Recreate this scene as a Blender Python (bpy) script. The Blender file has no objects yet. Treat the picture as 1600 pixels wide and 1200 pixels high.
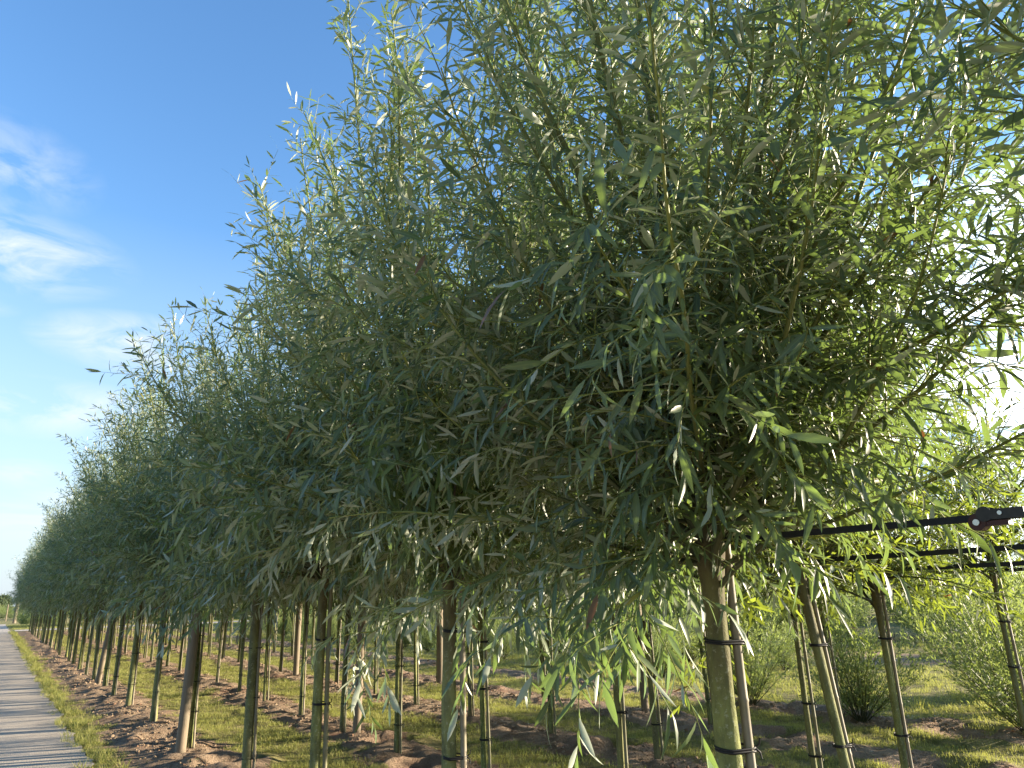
import bpy, math, random
import numpy as np
from mathutils import Matrix, Vector

D = bpy.data
scene = bpy.context.scene
R = math.radians

# ------------------------------------------------------------------ camera
EYE = 1.6
YAW, PITCH, ROLL = R(35.2), R(16.4), R(1.5)
fw = Vector((math.sin(YAW) * math.cos(PITCH), math.cos(YAW) * math.cos(PITCH), math.sin(PITCH)))
rt = Vector((math.cos(YAW), -math.sin(YAW), 0))
up = rt.cross(fw)
rt2 = rt * math.cos(ROLL) - up * math.sin(ROLL)
up2 = up * math.cos(ROLL) + rt * math.sin(ROLL)
cam = D.cameras.new('camera')
camo = D.objects.new('camera', cam)
scene.collection.objects.link(camo)
camo.matrix_world = Matrix(((rt2.x, up2.x, -fw.x, 0), (rt2.y, up2.y, -fw.y, 0), (rt2.z, up2.z, -fw.z, EYE), (0, 0, 0, 1)))
cam.sensor_width = 36
cam.lens = 36 * 1110 / 1600
cam.clip_start = 0.05
cam.clip_end = 3000
scene.camera = camo

# ------------------------------------------------------------------ light
SUN_AZ, SUN_EL = R(113), R(11.5)
world = D.worlds.new('World')
scene.world = world
world.use_nodes = True
wn, wl = world.node_tree.nodes, world.node_tree.links
wn.clear()


def wnode(t, **k):
    n = wn.new(t)
    for a, b in k.items():
        setattr(n, a, b)
    return n


sky = wnode('ShaderNodeTexSky', sky_type='NISHITA', sun_disc=False, sun_elevation=SUN_EL, sun_rotation=SUN_AZ)
sky.air_density = 1.0
sky.dust_density = 0.2
sky.ozone_density = 2.2
bg = wnode('ShaderNodeBackground')
bg.inputs['Strength'].default_value = 0.12
wout = wnode('ShaderNodeOutputWorld')
tc = wnode('ShaderNodeTexCoord')
sep = wnode('ShaderNodeSeparateXYZ')
wl.new(tc.outputs['Generated'], sep.inputs[0])


def wmath(op, a, b=None, c=None):
    n = wnode('ShaderNodeMath', operation=op)
    for i, v in enumerate((a, b, c)):
        if v is None:
            continue
        if isinstance(v, (int, float)):
            n.inputs[i].default_value = v
        else:
            wl.new(v, n.inputs[i])
    return n.outputs[0]


az = wmath('ARCTAN2', sep.outputs[0], sep.outputs[1])
el = wmath('ARCSINE', sep.outputs[2])
# streaky noise for the clouds in direction space, stretched sideways
cmb = wnode('ShaderNodeCombineXYZ')
wl.new(az, cmb.inputs[0])
wl.new(wmath('MULTIPLY', el, 2.6), cmb.inputs[1])
n1 = wnode('ShaderNodeTexNoise')
n1.inputs['Scale'].default_value = 9.0
n1.inputs['Detail'].default_value = 7
n1.inputs['Roughness'].default_value = 0.58
n1.inputs['Distortion'].default_value = 1.0
wl.new(cmb.outputs[0], n1.inputs['Vector'])
nz = n1.outputs['Fac']
# clouds seen in the sky: (azimuth, elevation, half width, half height, density) in degrees
CLOUDS = [(-3.5, 22.8, 7.5, 2.6, .6), (-6, 28.0, 7, 3.0, .36), (6.0, 18.0, 6, 1.9, .7), (1.5, 12.9, 7, 1.8, .6),
          (0.5, 8.4, 2.4, .9, .55), (4.5, 7.0, 3.8, 1.1, .6), (-4, 19, 2.2, .6, .4), (2, 5.2, 8, 1.5, .5), (-20, 12, 9, 2, .6),
          (-45, 20, 14, 3, .6), (72, 16, 26, 9.5, 1.35), (62, 5, 26, 6, 1.2), (95, 24, 18, 7, 1.2), (128, 12, 22, 6, 1.0),
          (170, 16, 20, 4, .8), (-100, 14, 24, 4, .7), (-150, 20, 20, 4, .6)]
dens = None
for a0, e0, wa, we, dn in CLOUDS:
    u = wmath('DIVIDE', wmath('SUBTRACT', az, R(a0)), R(wa))
    v = wmath('DIVIDE', wmath('SUBTRACT', el, R(e0)), R(we))
    r = wmath('SQRT', wmath('ADD', wmath('MULTIPLY', u, u), wmath('MULTIPLY', v, v)))
    m = wmath('MULTIPLY', wmath('MAXIMUM', wmath('SUBTRACT', 1.25, r), 0.0), dn)
    dens = m if dens is None else wmath('MAXIMUM', dens, m)
cl = wmath('MULTIPLY', dens, wmath('MULTIPLY', wmath('MAXIMUM', wmath('SUBTRACT', nz, 0.38), 0.0), 5.5))
lowhaze = wmath('MULTIPLY', wmath('MAXIMUM', wmath('SUBTRACT', 1.0, wmath('DIVIDE', wmath('ABSOLUTE', el), R(27))), 0.0), 0.95)
cl = wmath('MINIMUM', cl, 0.95)
mixh = wnode('ShaderNodeMix', data_type='RGBA')
mixh.inputs['B'].default_value = (1.5, 1.78, 2.1, 1)
mixc = wnode('ShaderNodeMix', data_type='RGBA')
hs = wnode('ShaderNodeHueSaturation')
hs.inputs['Saturation'].default_value = 1.16
hs.inputs['Hue'].default_value = 0.505
hs.inputs['Value'].default_value = 0.95
wl.new(sky.outputs[0], hs.inputs['Color'])
wl.new(cl, mixc.inputs['Factor'])
wl.new(hs.outputs[0], mixh.inputs['A'])
wl.new(lowhaze, mixh.inputs['Factor'])
wl.new(mixh.outputs['Result'], mixc.inputs['A'])
# sunward clouds are brighter than those opposite the sun
cdot = wmath('COSINE', wmath('SUBTRACT', az, SUN_AZ))
cb = wmath('MULTIPLY_ADD', wmath('MAXIMUM', cdot, 0.0), 9.0, 2.35)
ccol = wnode('ShaderNodeCombineColor')
wl.new(wmath('MULTIPLY', cb, 0.93), ccol.inputs[0])
wl.new(cb, ccol.inputs[1])
wl.new(wmath('MULTIPLY', cb, 1.06), ccol.inputs[2])
wl.new(ccol.outputs[0], mixc.inputs['B'])
wl.new(mixc.outputs['Result'], bg.inputs['Color'])
wl.new(bg.outputs[0], wout.inputs[0])

sl = D.lights.new('sun', 'SUN')
sl.energy = 5.0
sl.angle = R(0.53)
sl.color = (1.0, 0.86, 0.66)
so = D.objects.new('sun', sl)
scene.collection.objects.link(so)
sdir = Vector((math.sin(SUN_AZ) * math.cos(SUN_EL), math.cos(SUN_AZ) * math.cos(SUN_EL), math.sin(SUN_EL)))
so.rotation_euler = sdir.to_track_quat('Z', 'Y').to_euler()
so.location = (6, -6, 12)

vs = scene.view_settings
vs.view_transform = 'Standard'
vs.look = 'None'
vs.exposure = 1.95
vs.gamma = 1
vs.use_curve_mapping = False
cy = scene.cycles
cy.max_bounces = 7
cy.diffuse_bounces = 4
cy.glossy_bounces = 2
cy.transmission_bounces = 5
cy.transparent_max_bounces = 4
cy.caustics_reflective = False
cy.caustics_refractive = False
cy.use_denoising = True
cy.sample_clamp_indirect = 6

# ------------------------------------------------------------------ helpers
COL = scene.collection
HID = D.collections.new('scatter_sources')          # sources for the scattered stuff, not linked to the scene


def put(name, mesh, mat=None, parent=None, col=None):
    o = D.objects.new(name, mesh)
    (col or COL).objects.link(o)
    if mat and mesh and not mesh.materials:
        mesh.materials.append(mat)
    if parent:
        o.parent = parent
    return o


def tag(o, label=None, cat=None, group=None, kind=None):
    for k, v in (('label', label), ('category', cat), ('group', group), ('kind', kind)):
        if v:
            o[k] = v
    return o


def empty(name, loc=(0, 0, 0)):
    o = D.objects.new(name, None)
    o.empty_display_size = 0.1
    COL.objects.link(o)
    o.location = loc
    return o


def mkmesh(name, V, quads=None, tris=None, col=None, smooth=True):
    me = D.meshes.new(name)
    V = np.asarray(V, np.float32)
    q = np.zeros((0, 4), np.int32) if quads is None else np.asarray(quads, np.int32).reshape(-1, 4)
    t = np.zeros((0, 3), np.int32) if tris is None else np.asarray(tris, np.int32).reshape(-1, 3)
    me.vertices.add(len(V))
    me.vertices.foreach_set('co', V.ravel())
    nl = q.size + t.size
    me.loops.add(nl)
    me.loops.foreach_set('vertex_index', np.concatenate([q.ravel(), t.ravel()]))
    me.polygons.add(len(q) + len(t))
    ls = np.concatenate([np.arange(len(q)) * 4, q.size + np.arange(len(t)) * 3]).astype(np.int32)
    me.polygons.foreach_set('loop_start', ls)
    me.polygons.foreach_set('use_smooth', np.full(len(ls), smooth))
    me.update(calc_edges=True)
    if col is not None:
        a = me.color_attributes.new('tint', 'FLOAT_COLOR', 'POINT')
        a.data.foreach_set('color', np.asarray(col, np.float32).ravel())
    return me


def norm(a):
    return a / np.maximum(np.linalg.norm(a, axis=-1, keepdims=True), 1e-9)


def tubes(P, rad, sides, cap=False):
    """P (n,k,3) centre lines, rad (n,k) -> verts, quads"""
    n, k, _ = P.shape
    T = np.gradient(P, axis=1)
    T = norm(T)
    ref = np.where(np.abs(T[:, :1, 2:3]) > 0.8, np.array([[[1., 0, 0]]]), np.array([[[0, 0, 1.]]]))
    U = norm(np.cross(T, ref))
    W = np.cross(T, U)
    a = np.arange(sides) / sides * 2 * np.pi
    ring = U[:, :, None, :] * np.cos(a)[None, None, :, None] + W[:, :, None, :] * np.sin(a)[None, None, :, None]
    V = P[:, :, None, :] + ring * rad[:, :, None, None]
    idx = np.arange(n * k * sides).reshape(n, k, sides)
    a0 = idx[:, :-1, :]
    b0 = idx[:, 1:, :]
    Q = np.stack([a0, np.roll(a0, -1, 2), np.roll(b0, -1, 2), b0], -1).reshape(-1, 4)
    return V.reshape(-1, 3), Q


class Acc:
    def __init__(s):
        s.V, s.Q, s.T, s.n = [], [], [], 0

    def add(s, V, Q=None, T=None):
        if Q is not None and len(Q):
            s.Q.append(np.asarray(Q) + s.n)
        if T is not None and len(T):
            s.T.append(np.asarray(T) + s.n)
        s.V.append(np.asarray(V))
        s.n += len(V)

    def mesh(s, name, smooth=True, col=None):
        return mkmesh(name, np.concatenate(s.V), np.concatenate(s.Q) if s.Q else None, np.concatenate(s.T) if s.T else None, col, smooth)


def _h(ix, iy, seed):
    n = (ix.astype(np.int64) * 374761393 + iy.astype(np.int64) * 668265263 + seed * 1442695041) & 0xffffffff
    n = ((n ^ (n >> 13)) * 1274126177) & 0xffffffff
    return ((n ^ (n >> 16)) & 0xffff) / 65535.0


def vnoise(x, y, seed=0):
    ix, iy = np.floor(x), np.floor(y)
    fx, fy = x - ix, y - iy
    fx, fy = fx * fx * (3 - 2 * fx), fy * fy * (3 - 2 * fy)
    a, b, c, d = _h(ix, iy, seed), _h(ix + 1, iy, seed), _h(ix, iy + 1, seed), _h(ix + 1, iy + 1, seed)
    return (a * (1 - fx) + b * fx) * (1 - fy) + (c * (1 - fx) + d * fx) * fy


def fbm(x, y, seed=0, o=4):
    s, a, t = 0, 1, 0
    for i in range(o):
        s = s + a * vnoise(x * 2 ** i, y * 2 ** i, seed + i)
        t += a
        a *= .5
    return s / t


# ------------------------------------------------------------------ materials
def material(name):
    m = D.materials.new(name)
    m.use_nodes = True
    m.node_tree.nodes.clear()
    return m


class NT:
    def __init__(s, m):
        s.m = m
        s.n, s.l = m.node_tree.nodes, m.node_tree.links
        s.out = s.n.new('ShaderNodeOutputMaterial')

    def node(s, t, ins=None, **k):
        n = s.n.new(t)
        for a, b in k.items():
            setattr(n, a, b)
        for a, b in (ins or {}).items():
            s.set(n.inputs[a], b)
        return n

    def set(s, sock, v):
        if isinstance(v, bpy.types.NodeSocket):
            s.l.new(v, sock)
        elif isinstance(v, tuple) and len(v) == 3 and sock.type == 'RGBA':
            sock.default_value = (*v, 1)
        else:
            sock.default_value = v

    def math(s, op, a, b=0.0, c=None, clamp=False):
        n = s.n.new('ShaderNodeMath')
        n.operation = op
        n.use_clamp = clamp
        s.set(n.inputs[0], a)
        s.set(n.inputs[1], b)
        if c is not None:
            s.set(n.inputs[2], c)
        return n.outputs[0]

    def mix(s, f, a, b):
        n = s.n.new('ShaderNodeMix')
        n.data_type = 'RGBA'
        s.set(n.inputs['Factor'], f)
        s.set(n.inputs['A'], a)
        s.set(n.inputs['B'], b)
        return n.outputs['Result']

    def noise(s, vec, scale, detail=4, rough=.6, dist=0):
        n = s.node('ShaderNodeTexNoise', {'Scale': scale, 'Detail': float(detail), 'Roughness': rough, 'Distortion': float(dist)})
        s.l.new(vec, n.inputs['Vector'])
        return n.outputs['Fac']

    def ramp(s, f, lo, hi):
        return s.node('ShaderNodeMapRange', {0: f, 1: lo, 2: hi}).outputs[0]

    def principled(s, color, rough=.8, bump=None, bstr=.3, bdist=.01, spec=.3):
        p = s.node('ShaderNodeBsdfPrincipled', {'Base Color': color, 'Roughness': rough, 'Specular IOR Level': spec})
        if bump is not None:
            b = s.node('ShaderNodeBump', {'Strength': bstr, 'Distance': bdist, 'Height': bump})
            s.l.new(b.outputs[0], p.inputs['Normal'])
        return p

    def finish(s, sh):
        s.l.new(sh.outputs[0], s.out.inputs['Surface'])
        return s.m


def leaf_material(name, dark, light, under, trans, tmix=.38, rough=.42, spec=.45):
    t = NT(material(name))
    at = t.node('ShaderNodeAttribute', attribute_name='tint')
    sc = t.node('ShaderNodeSeparateColor')
    t.l.new(at.outputs['Color'], sc.inputs[0])
    rnd, acr, dead = sc.outputs[0], sc.outputs[1], sc.outputs[2]
    geo = t.node('ShaderNodeNewGeometry')
    upc = t.mix(rnd, dark, light)
    rib = t.math('LESS_THAN', t.math('ABSOLUTE', t.math('SUBTRACT', acr, .5)), .07)
    upc = t.mix(t.math('GREATER_THAN', rnd, .965), upc, (0.30, 0.27, 0.06))
    upc = t.mix(t.math('MULTIPLY', rib, .45), upc, (0.17, 0.22, 0.08))
    c = t.mix(geo.outputs['Backfacing'], upc, under)
    c = t.mix(dead, c, (0.16, 0.105, 0.055))
    p = t.principled(c, rough, spec=spec)
    tr = t.node('ShaderNodeBsdfTranslucent', {'Color': t.mix(dead, t.mix(rnd, trans, tuple(v * 1.25 for v in trans)), (0.25, 0.1, 0.03))})
    mx = t.node('ShaderNodeMixShader', {0: tmix})
    t.l.new(p.outputs[0], mx.inputs[1])
    t.l.new(tr.outputs[0], mx.inputs[2])
    return t.finish(mx)


M = {}
M['leaf'] = leaf_material('willow_leaf', (0.028, 0.048, 0.026), (0.140, 0.178, 0.092), (0.38, 0.41, 0.33), (0.24, 0.36, 0.07), .27, .42, .5)
M['leaf_backlit'] = leaf_material('backlit_willow_leaf', (0.05, 0.09, 0.02), (0.12, 0.16, 0.035), (0.14, 0.18, 0.08), (0.27, 0.34, 0.035), .42)  # yellower copy of the willow leaf, backlight put into its colours
M['shrub_leaf'] = leaf_material('shrub_leaf', (0.09, 0.13, 0.045), (0.17, 0.20, 0.08), (0.22, 0.25, 0.15), (0.34, 0.42, 0.10), .42, .5, .3)
M['grass'] = leaf_material('grass_blade', (0.12, 0.145, 0.035), (0.44, 0.39, 0.16), (0.22, 0.23, 0.08), (0.48, 0.50, 0.11), .35, .6, .2)
M['far_leaf_hazed'] = leaf_material('hazed_distant_leaf', (0.07, 0.10, 0.06), (0.11, 0.14, 0.08), (0.11, 0.14, 0.09), (0.14, 0.20, 0.07), .3, .6, .2)  # leaf colours lightened to paint in the haze of distance

t = NT(material('willow_shoot'))
at = t.node('ShaderNodeAttribute', attribute_name='tint')
sc_ = t.node('ShaderNodeSeparateColor')
t.l.new(at.outputs['Color'], sc_.inputs[0])
M['shoot'] = t.finish(t.principled(t.mix(sc_.outputs[0], (0.20, 0.22, 0.045), (0.055, 0.06, 0.025)), .5, spec=.4))

t = NT(material('mossy_willow_bark'))
oc = t.node('ShaderNodeTexCoord').outputs['Object']
mp = t.node('ShaderNodeMapping')
mp.inputs['Scale'].default_value = (1, 1, .35)
t.l.new(oc, mp.inputs[0])
nA = t.noise(mp.outputs[0], 14.0, 6, .65)
nB = t.noise(oc, 55.0, 5, .7)
nC = t.noise(mp.outputs[0], 5.0, 3, .5)
base = t.mix(t.ramp(nA, .38, .62), (0.066, 0.080, 0.026), (0.22, 0.24, 0.070))
base = t.mix(t.ramp(nC, .55, .72), base, (0.12, 0.085, 0.055))
spots = t.ramp(nB, .57, .63)
base = t.mix(t.math('MULTIPLY', spots, .65), base, (0.36, 0.38, 0.24))
base = t.mix(t.math('MULTIPLY', t.node('ShaderNodeObjectInfo').outputs['Random'], t.math('MULTIPLY', nC, .9)), base, (0.15, 0.125, 0.085))
zz = t.node('ShaderNodeSeparateXYZ')
t.l.new(oc, zz.inputs[0])
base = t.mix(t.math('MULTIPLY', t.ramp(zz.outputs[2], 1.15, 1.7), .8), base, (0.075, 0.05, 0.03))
base = t.mix(t.math('MULTIPLY', t.ramp(t.math('ADD', zz.outputs[2], t.math('MULTIPLY', nA, .12)), .16, .04), .6), base, (0.17, 0.12, 0.075))
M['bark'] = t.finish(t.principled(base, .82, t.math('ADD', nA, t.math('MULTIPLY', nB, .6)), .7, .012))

t = NT(material('bamboo_cane'))
oc = t.node('ShaderNodeTexCoord').outputs['Object']
mp = t.node('ShaderNodeMapping')
mp.inputs['Scale'].default_value = (1, 1, .12)
t.l.new(oc, mp.inputs[0])
nA = t.noise(mp.outputs[0], 45.0, 5, .6)
nB = t.noise(oc, 9.0, 4, .6)
oi = t.node('ShaderNodeObjectInfo').outputs['Random']
c = t.mix(nA, (0.13, 0.105, 0.075), (0.30, 0.26, 0.19))
c = t.mix(t.math('MULTIPLY', t.ramp(nB, .45, .7), .6), c, (0.11, 0.12, 0.05))
c = t.mix(t.math('MULTIPLY', t.math('GREATER_THAN', oi, .55), .45), c, (0.12, 0.13, 0.05))
zz = t.node('ShaderNodeSeparateXYZ')
t.l.new(oc, zz.inputs[0])
M['cane'] = t.finish(t.principled(c, .6, nA, .35, .004))

t = NT(material('weathered_timber'))
oc = t.node('ShaderNodeTexCoord').outputs['Object']
mp = t.node('ShaderNodeMapping')
mp.inputs['Scale'].default_value = (1, 1, .06)
t.l.new(oc, mp.inputs[0])
nA = t.noise(mp.outputs[0], 60.0, 6, .65)
nB = t.noise(oc, 6.0, 4, .6)
c = t.mix(nA, (0.12, 0.09, 0.06), (0.27, 0.215, 0.15))
c = t.mix(t.math('MULTIPLY', t.ramp(nB, .45, .75), .6), c, (0.15, 0.15, 0.11))
M['timber'] = t.finish(t.principled(c, .8, nA, .5, .006))

t = NT(material('black_rubber'))
M['rubber'] = t.finish(t.principled((0.012, 0.012, 0.013), .55))
t = NT(material('black_webbing'))
oc = t.node('ShaderNodeTexCoord').outputs['Object']
wv = t.node('ShaderNodeTexWave', {'Scale': 160.0, 'Distortion': 0.3})
wv.bands_direction = 'Y'
t.l.new(oc, wv.inputs['Vector'])
M['webbing'] = t.finish(t.principled(t.mix(t.noise(oc, 30.0), (0.010, 0.010, 0.012), (0.030, 0.030, 0.034)), .6, wv.outputs['Fac'], .3, .001))
t = NT(material('dark_steel'))
oc = t.node('ShaderNodeTexCoord').outputs['Object']
pp = t.principled(t.mix(t.noise(oc, 60.0), (0.02, 0.02, 0.022), (0.06, 0.055, 0.05)), .4)
pp.inputs['Metallic'].default_value = .7
M['steel'] = t.finish(pp)
t = NT(material('dark_red_plastic'))
oc = t.node('ShaderNodeTexCoord').outputs['Object']
M['redplastic'] = t.finish(t.principled(t.mix(t.noise(oc, 40.0), (0.03, 0.008, 0.007), (0.06, 0.016, 0.012)), .38))
t = NT(material('zinc_bolt'))
pp = t.principled((0.6, 0.6, 0.58), .35)
pp.inputs['Metallic'].default_value = .9
M['zinc'] = t.finish(pp)


def ground_colors(t, oc):
    big = t.noise(oc, .9, 5, .6, .3)
    mid = t.noise(oc, 7.0, 6, .7, .4)
    fin = t.noise(oc, 60.0, 5, .75)
    soil = t.mix(t.ramp(mid, .3, .72), (0.185, 0.125, 0.083), (0.40, 0.30, 0.21))
    soil = t.mix(t.math('MULTIPLY', t.ramp(fin, .52, .66), .55), soil, (0.40, 0.31, 0.22))
    soil = t.mix(t.math('MULTIPLY', t.ramp(fin, .46, .33), .6), soil, (0.075, 0.045, 0.03))
    red = t.math('MULTIPLY', t.ramp(big, .52, .66), t.ramp(mid, .42, .6))
    soil = t.mix(t.math('MULTIPLY', red, .75), soil, (0.25, 0.11, 0.065))
    return soil, big, mid, fin


t = NT(material('nursery_ground'))
oc = t.node('ShaderNodeTexCoord').outputs['Object']
soil, big, mid, fin = ground_colors(t, oc)
at = t.node('ShaderNodeAttribute', attribute_name='tint')
s3 = t.node('ShaderNodeSeparateColor')
t.l.new(at.outputs['Color'], s3.inputs[0])
turf = t.mix(t.ramp(mid, .35, .68), (0.14, 0.14, 0.045), (0.34, 0.29, 0.13))
turf = t.mix(t.math('MULTIPLY', t.ramp(fin, .5, .65), .5), turf, (0.20, 0.17, 0.09))
gm = t.ramp(t.math('ADD', s3.outputs[0], t.math('MULTIPLY', t.math('SUBTRACT', fin, .5), .5)), .4, .6)
M['ground'] = t.finish(t.principled(t.mix(gm, soil, turf), .95, t.math('ADD', t.math('MULTIPLY', mid, 1.0), t.math('MULTIPLY', fin, .5)), 1.0, .05, spec=.12))
t = NT(material('soil_clod'))
oc = t.node('ShaderNodeTexCoord').outputs['Object']
oi = t.node('ShaderNodeObjectInfo').outputs['Random']
soil = t.mix(t.noise(oc, 30.0), (0.17, 0.12, 0.08), (0.38, 0.29, 0.20))
soil = t.mix(t.math('MULTIPLY', t.math('GREATER_THAN', oi, .85), .5), soil, (0.22, 0.10, 0.06))
M['clod'] = t.finish(t.principled(soil, .95, t.noise(oc, 60.0), .6, .01, spec=.1))
t = NT(material('gravel_path'))
oc = t.node('ShaderNodeTexCoord').outputs['Object']
fin = t.noise(oc, 85.0, 5, .8)
mid = t.noise(oc, 3.0, 6, .6)
vo = t.node('ShaderNodeTexVoronoi', {'Scale': 70.0})
t.l.new(oc, vo.inputs['Vector'])
c = t.mix(t.ramp(fin, .3, .7), (0.33, 0.28, 0.22), (0.58, 0.505, 0.41))
c = t.mix(t.math('MULTIPLY', t.ramp(mid, .42, .7), .45), c, (0.30, 0.255, 0.20))
c = t.mix(t.math('MULTIPLY', t.ramp(vo.outputs['Distance'], .42, .12), .25), c, (0.55, 0.53, 0.49))
M['path'] = t.finish(t.principled(c, .92, t.math('ADD', t.math('SUBTRACT', 1.0, vo.outputs['Distance']), fin), .6, .006, spec=.15))

# ------------------------------------------------------------------ layout
ROWX = [1.97, 3.72, 5.42, 7.10]
SHRUBX = [8.9, 10.7, 12.9]
YEND = 57.0
TRACK = (58.5, 62.0)
PATH_L, PATH_R = -2.6, 1.02


def rowdist(x):
    d = np.full_like(x, 9e9)
    for r in ROWX + [8.9]:
        d = np.minimum(d, np.abs(x - r))
    return d


PITS = [(3.72, 5.1, .22), (3.5, 6.7, .2), (5.42, 3.1, .28), (5.6, 6.2, .2), (7.1, 3.6, .32), (7.2, 5.5, .28), (8.9, 4.2, .34), (8.8, 6.1, .26),
        (7.1, 7.0, .2), (2.15, 8.2, .22), (1.7, 7.6, .2), (3.9, 8.1, .22), (9.0, 5.7, .2), (5.3, 4.5, .24), (7.0, 2.6, .22), (1.95, 10.3, .2)]


def height(x, y):
    d = rowdist(x)
    near = np.clip(1.15 - d / .62, 0, 1)
    near = near * near * (3 - 2 * near)
    far = np.clip((60 - np.hypot(x, y)) / 30, 0, 1)
    on = ((x > 1.15) & (y < 57.5)) * near
    z = on * (.035 + far * (.10 * (fbm(x * 3, y * 3, 3) - .45) + .085 * (fbm(x * 8, y * 8, 9, 3) - .5)))
    for px, py, pr in PITS:
        q = np.hypot((x - px) / 1.3, y - py) / pr
        z = z - .13 * np.clip(1.25 - q, 0, 1) ** .8 * on ** .3 + .04 * np.exp(-((q - 1.5) / .4) ** 2) * (on > 0)
    z = z + .03 * (fbm(x * .8, y * .8, 21) - .5) * far * np.clip((x - 1.2) / .5, 0, 1)
    return z


def turf(x, y):
    """1 = grown over with grass, 0 = bare soil"""
    d = rowdist(x)
    n = fbm(x * 1.7, y * 1.7, 5)
    n2 = fbm(x * 6, y * 6, 15, 3)
    g = np.clip((d - .40 + (n - .5) * .5 + (n2 - .5) * .35) / .12 + .5, 0, 1)
    lefts = np.clip((1.30 + (fbm(y * 1.1, y * 0 + 3, 8) - .5) * .5 + (n - .5) * .5 + (n2 - .5) * .5 - x) / .12 + .5, 0, 1)
    g = np.where(x < 1.97, lefts, g)
    bare = np.exp(-(((x - 16.5) / 1.6) ** 2 + ((y - 8.5) / 4) ** 2)) > .45 + .5 * (n - .5)
    g = np.where(bare, 0.1, g)
    g = np.where((y > 58) & (x > 1), 1, g)
    return g


def axis(segs):
    out = []
    for a, b, st in segs:
        out.append(np.arange(a, b - 1e-6, st))
    out.append([segs[-1][1]])
    return np.concatenate(out)


gx = axis([(-900, -100, 200), (-100, -10, 15), (-10, 1.0, .5), (1.0, 10.0, .05), (10, 30, .5), (30, 100, 10), (100, 1500, 200)])
gy = axis([(-700, -50, 130), (-50, -2, 6), (-2, 1, .3), (1.0, 16, .05), (16, 30, .15), (30, 64, .5), (64, 200, 8), (200, 2000, 200)])
GX, GY = np.meshgrid(gx, gy, indexing='ij')
GZ = height(GX, GY)
GT = turf(GX, GY)
V = np.stack([GX, GY, GZ], -1).reshape(-1, 3)
I = np.arange(GX.size).reshape(GX.shape)
Q = np.stack([I[:-1, :-1], I[1:, :-1], I[1:, 1:], I[:-1, 1:]], -1).reshape(-1, 4)
C = np.ones((GX.size, 4))
C[:, 0] = GT.ravel()
g = put('ground', mkmesh('ground', V, Q, None, C), M['ground'])
tag(g, kind='structure')


def strip(name, pts_l, pts_r, z, mat):
    n = len(pts_l)
    Vv = np.zeros((n * 2, 3))
    Vv[0::2, :2] = pts_l
    Vv[1::2, :2] = pts_r
    Vv[:, 2] = z
    q = [(2 * i, 2 * i + 1, 2 * i + 3, 2 * i + 2) for i in range(n - 1)]
    return tag(put(name, mkmesh(name, Vv, q, None, None, False), mat), kind='structure')


ys = np.arange(-12, 84, .08)
er = PATH_R + .16 * (fbm(ys * 1.4, ys * 0, 31) - .5) + .10 * (fbm(ys * 7, ys * 0, 33) - .5)
elf = PATH_L + .2 * (fbm(ys * 1.4, ys * 0, 41) - .5)
strip('path', np.stack([elf, ys], 1), np.stack([er, ys], 1), .018, M['path'])
xs = np.arange(1.3, 60, .2)
a_ = TRACK[0] + .5 * (fbm(xs * .6, xs * 0, 51) - .5)
b_ = TRACK[1] + .5 * (fbm(xs * .6, xs * 0, 52) - .5)
strip('track', np.stack([xs, b_], 1), np.stack([xs, a_], 1), .026, M['path'])

# ------------------------------------------------------------------ leaves
RINGS3 = np.array([[.22, .72], [.52, 1.0], [.80, .62]])
RINGS2 = np.array([[.30, .95], [.70, .85]])


def leaf_arrays(P, Dr, N, L, W, curl, tint, dead, rings, rs, side=None):
    """(n) leaves -> verts, quads, tris, colours. P base, Dr axis, N upper normal"""
    n = len(P)
    S = norm(np.cross(Dr, N))
    N = np.cross(S, Dr)
    k = len(rings)
    fold = .30
    if k == 3:
        per = 2 + 3 * k
        Vv = np.zeros((n, per, 3))
        A = np.full((n, per), .5)
        Vv[:, 0] = P
        for i, (tt, w) in enumerate(rings):
            c = P + Dr * (L * tt)[:, None] - N * (curl * L * tt * tt)[:, None]
            h = (W * w * .5)[:, None]
            Vv[:, 1 + 3 * i] = c - S * h + N * h * fold
            Vv[:, 2 + 3 * i] = c
            Vv[:, 3 + 3 * i] = c + S * h + N * h * fold
            A[:, 1 + 3 * i] = 0
            A[:, 3 + 3 * i] = 1
        Vv[:, -1] = P + Dr * L[:, None] - N * (curl * L)[:, None]
        q, tr = [], [(0, 2, 1), (0, 3, 2)]
        for i in range(k - 1):
            a, b = 1 + 3 * i, 4 + 3 * i
            q += [(a, a + 1, b + 1, b), (a + 1, a + 2, b + 2, b + 1)]
        e = 1 + 3 * (k - 1)
        tr += [(e, e + 1, per - 1), (e + 1, e + 2, per - 1)]
    else:
        per = 6
        Vv = np.zeros((n, per, 3))
        A = np.full((n, per), .5)
        Vv[:, 0] = P
        for i, (tt, w) in enumerate(rings):
            c = P + Dr * (L * tt)[:, None] - N * (curl * L * tt * tt)[:, None]
            h = (W * w * .5)[:, None]
            Vv[:, 1 + 2 * i] = c - S * h
            Vv[:, 2 + 2 * i] = c + S * h
            A[:, 1 + 2 * i] = .1
            A[:, 2 + 2 * i] = .9
        Vv[:, -1] = P + Dr * L[:, None] - N * (curl * L)[:, None]
        q, tr = [(1, 2, 4, 3)], [(0, 2, 1), (3, 4, 5)]
    off = (np.arange(n) * per)[:, None, None]
    Q_ = (np.array(q)[None] + off).reshape(-1, 4)
    T_ = (np.array(tr)[None] + off).reshape(-1, 3)
    C_ = np.zeros((n, per, 4))
    C_[..., 0] = tint[:, None]
    C_[..., 1] = A
    C_[..., 2] = dead[:, None]
    C_[..., 3] = 1
    return Vv.reshape(-1, 3), Q_, T_, C_.reshape(-1, 4)


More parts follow.
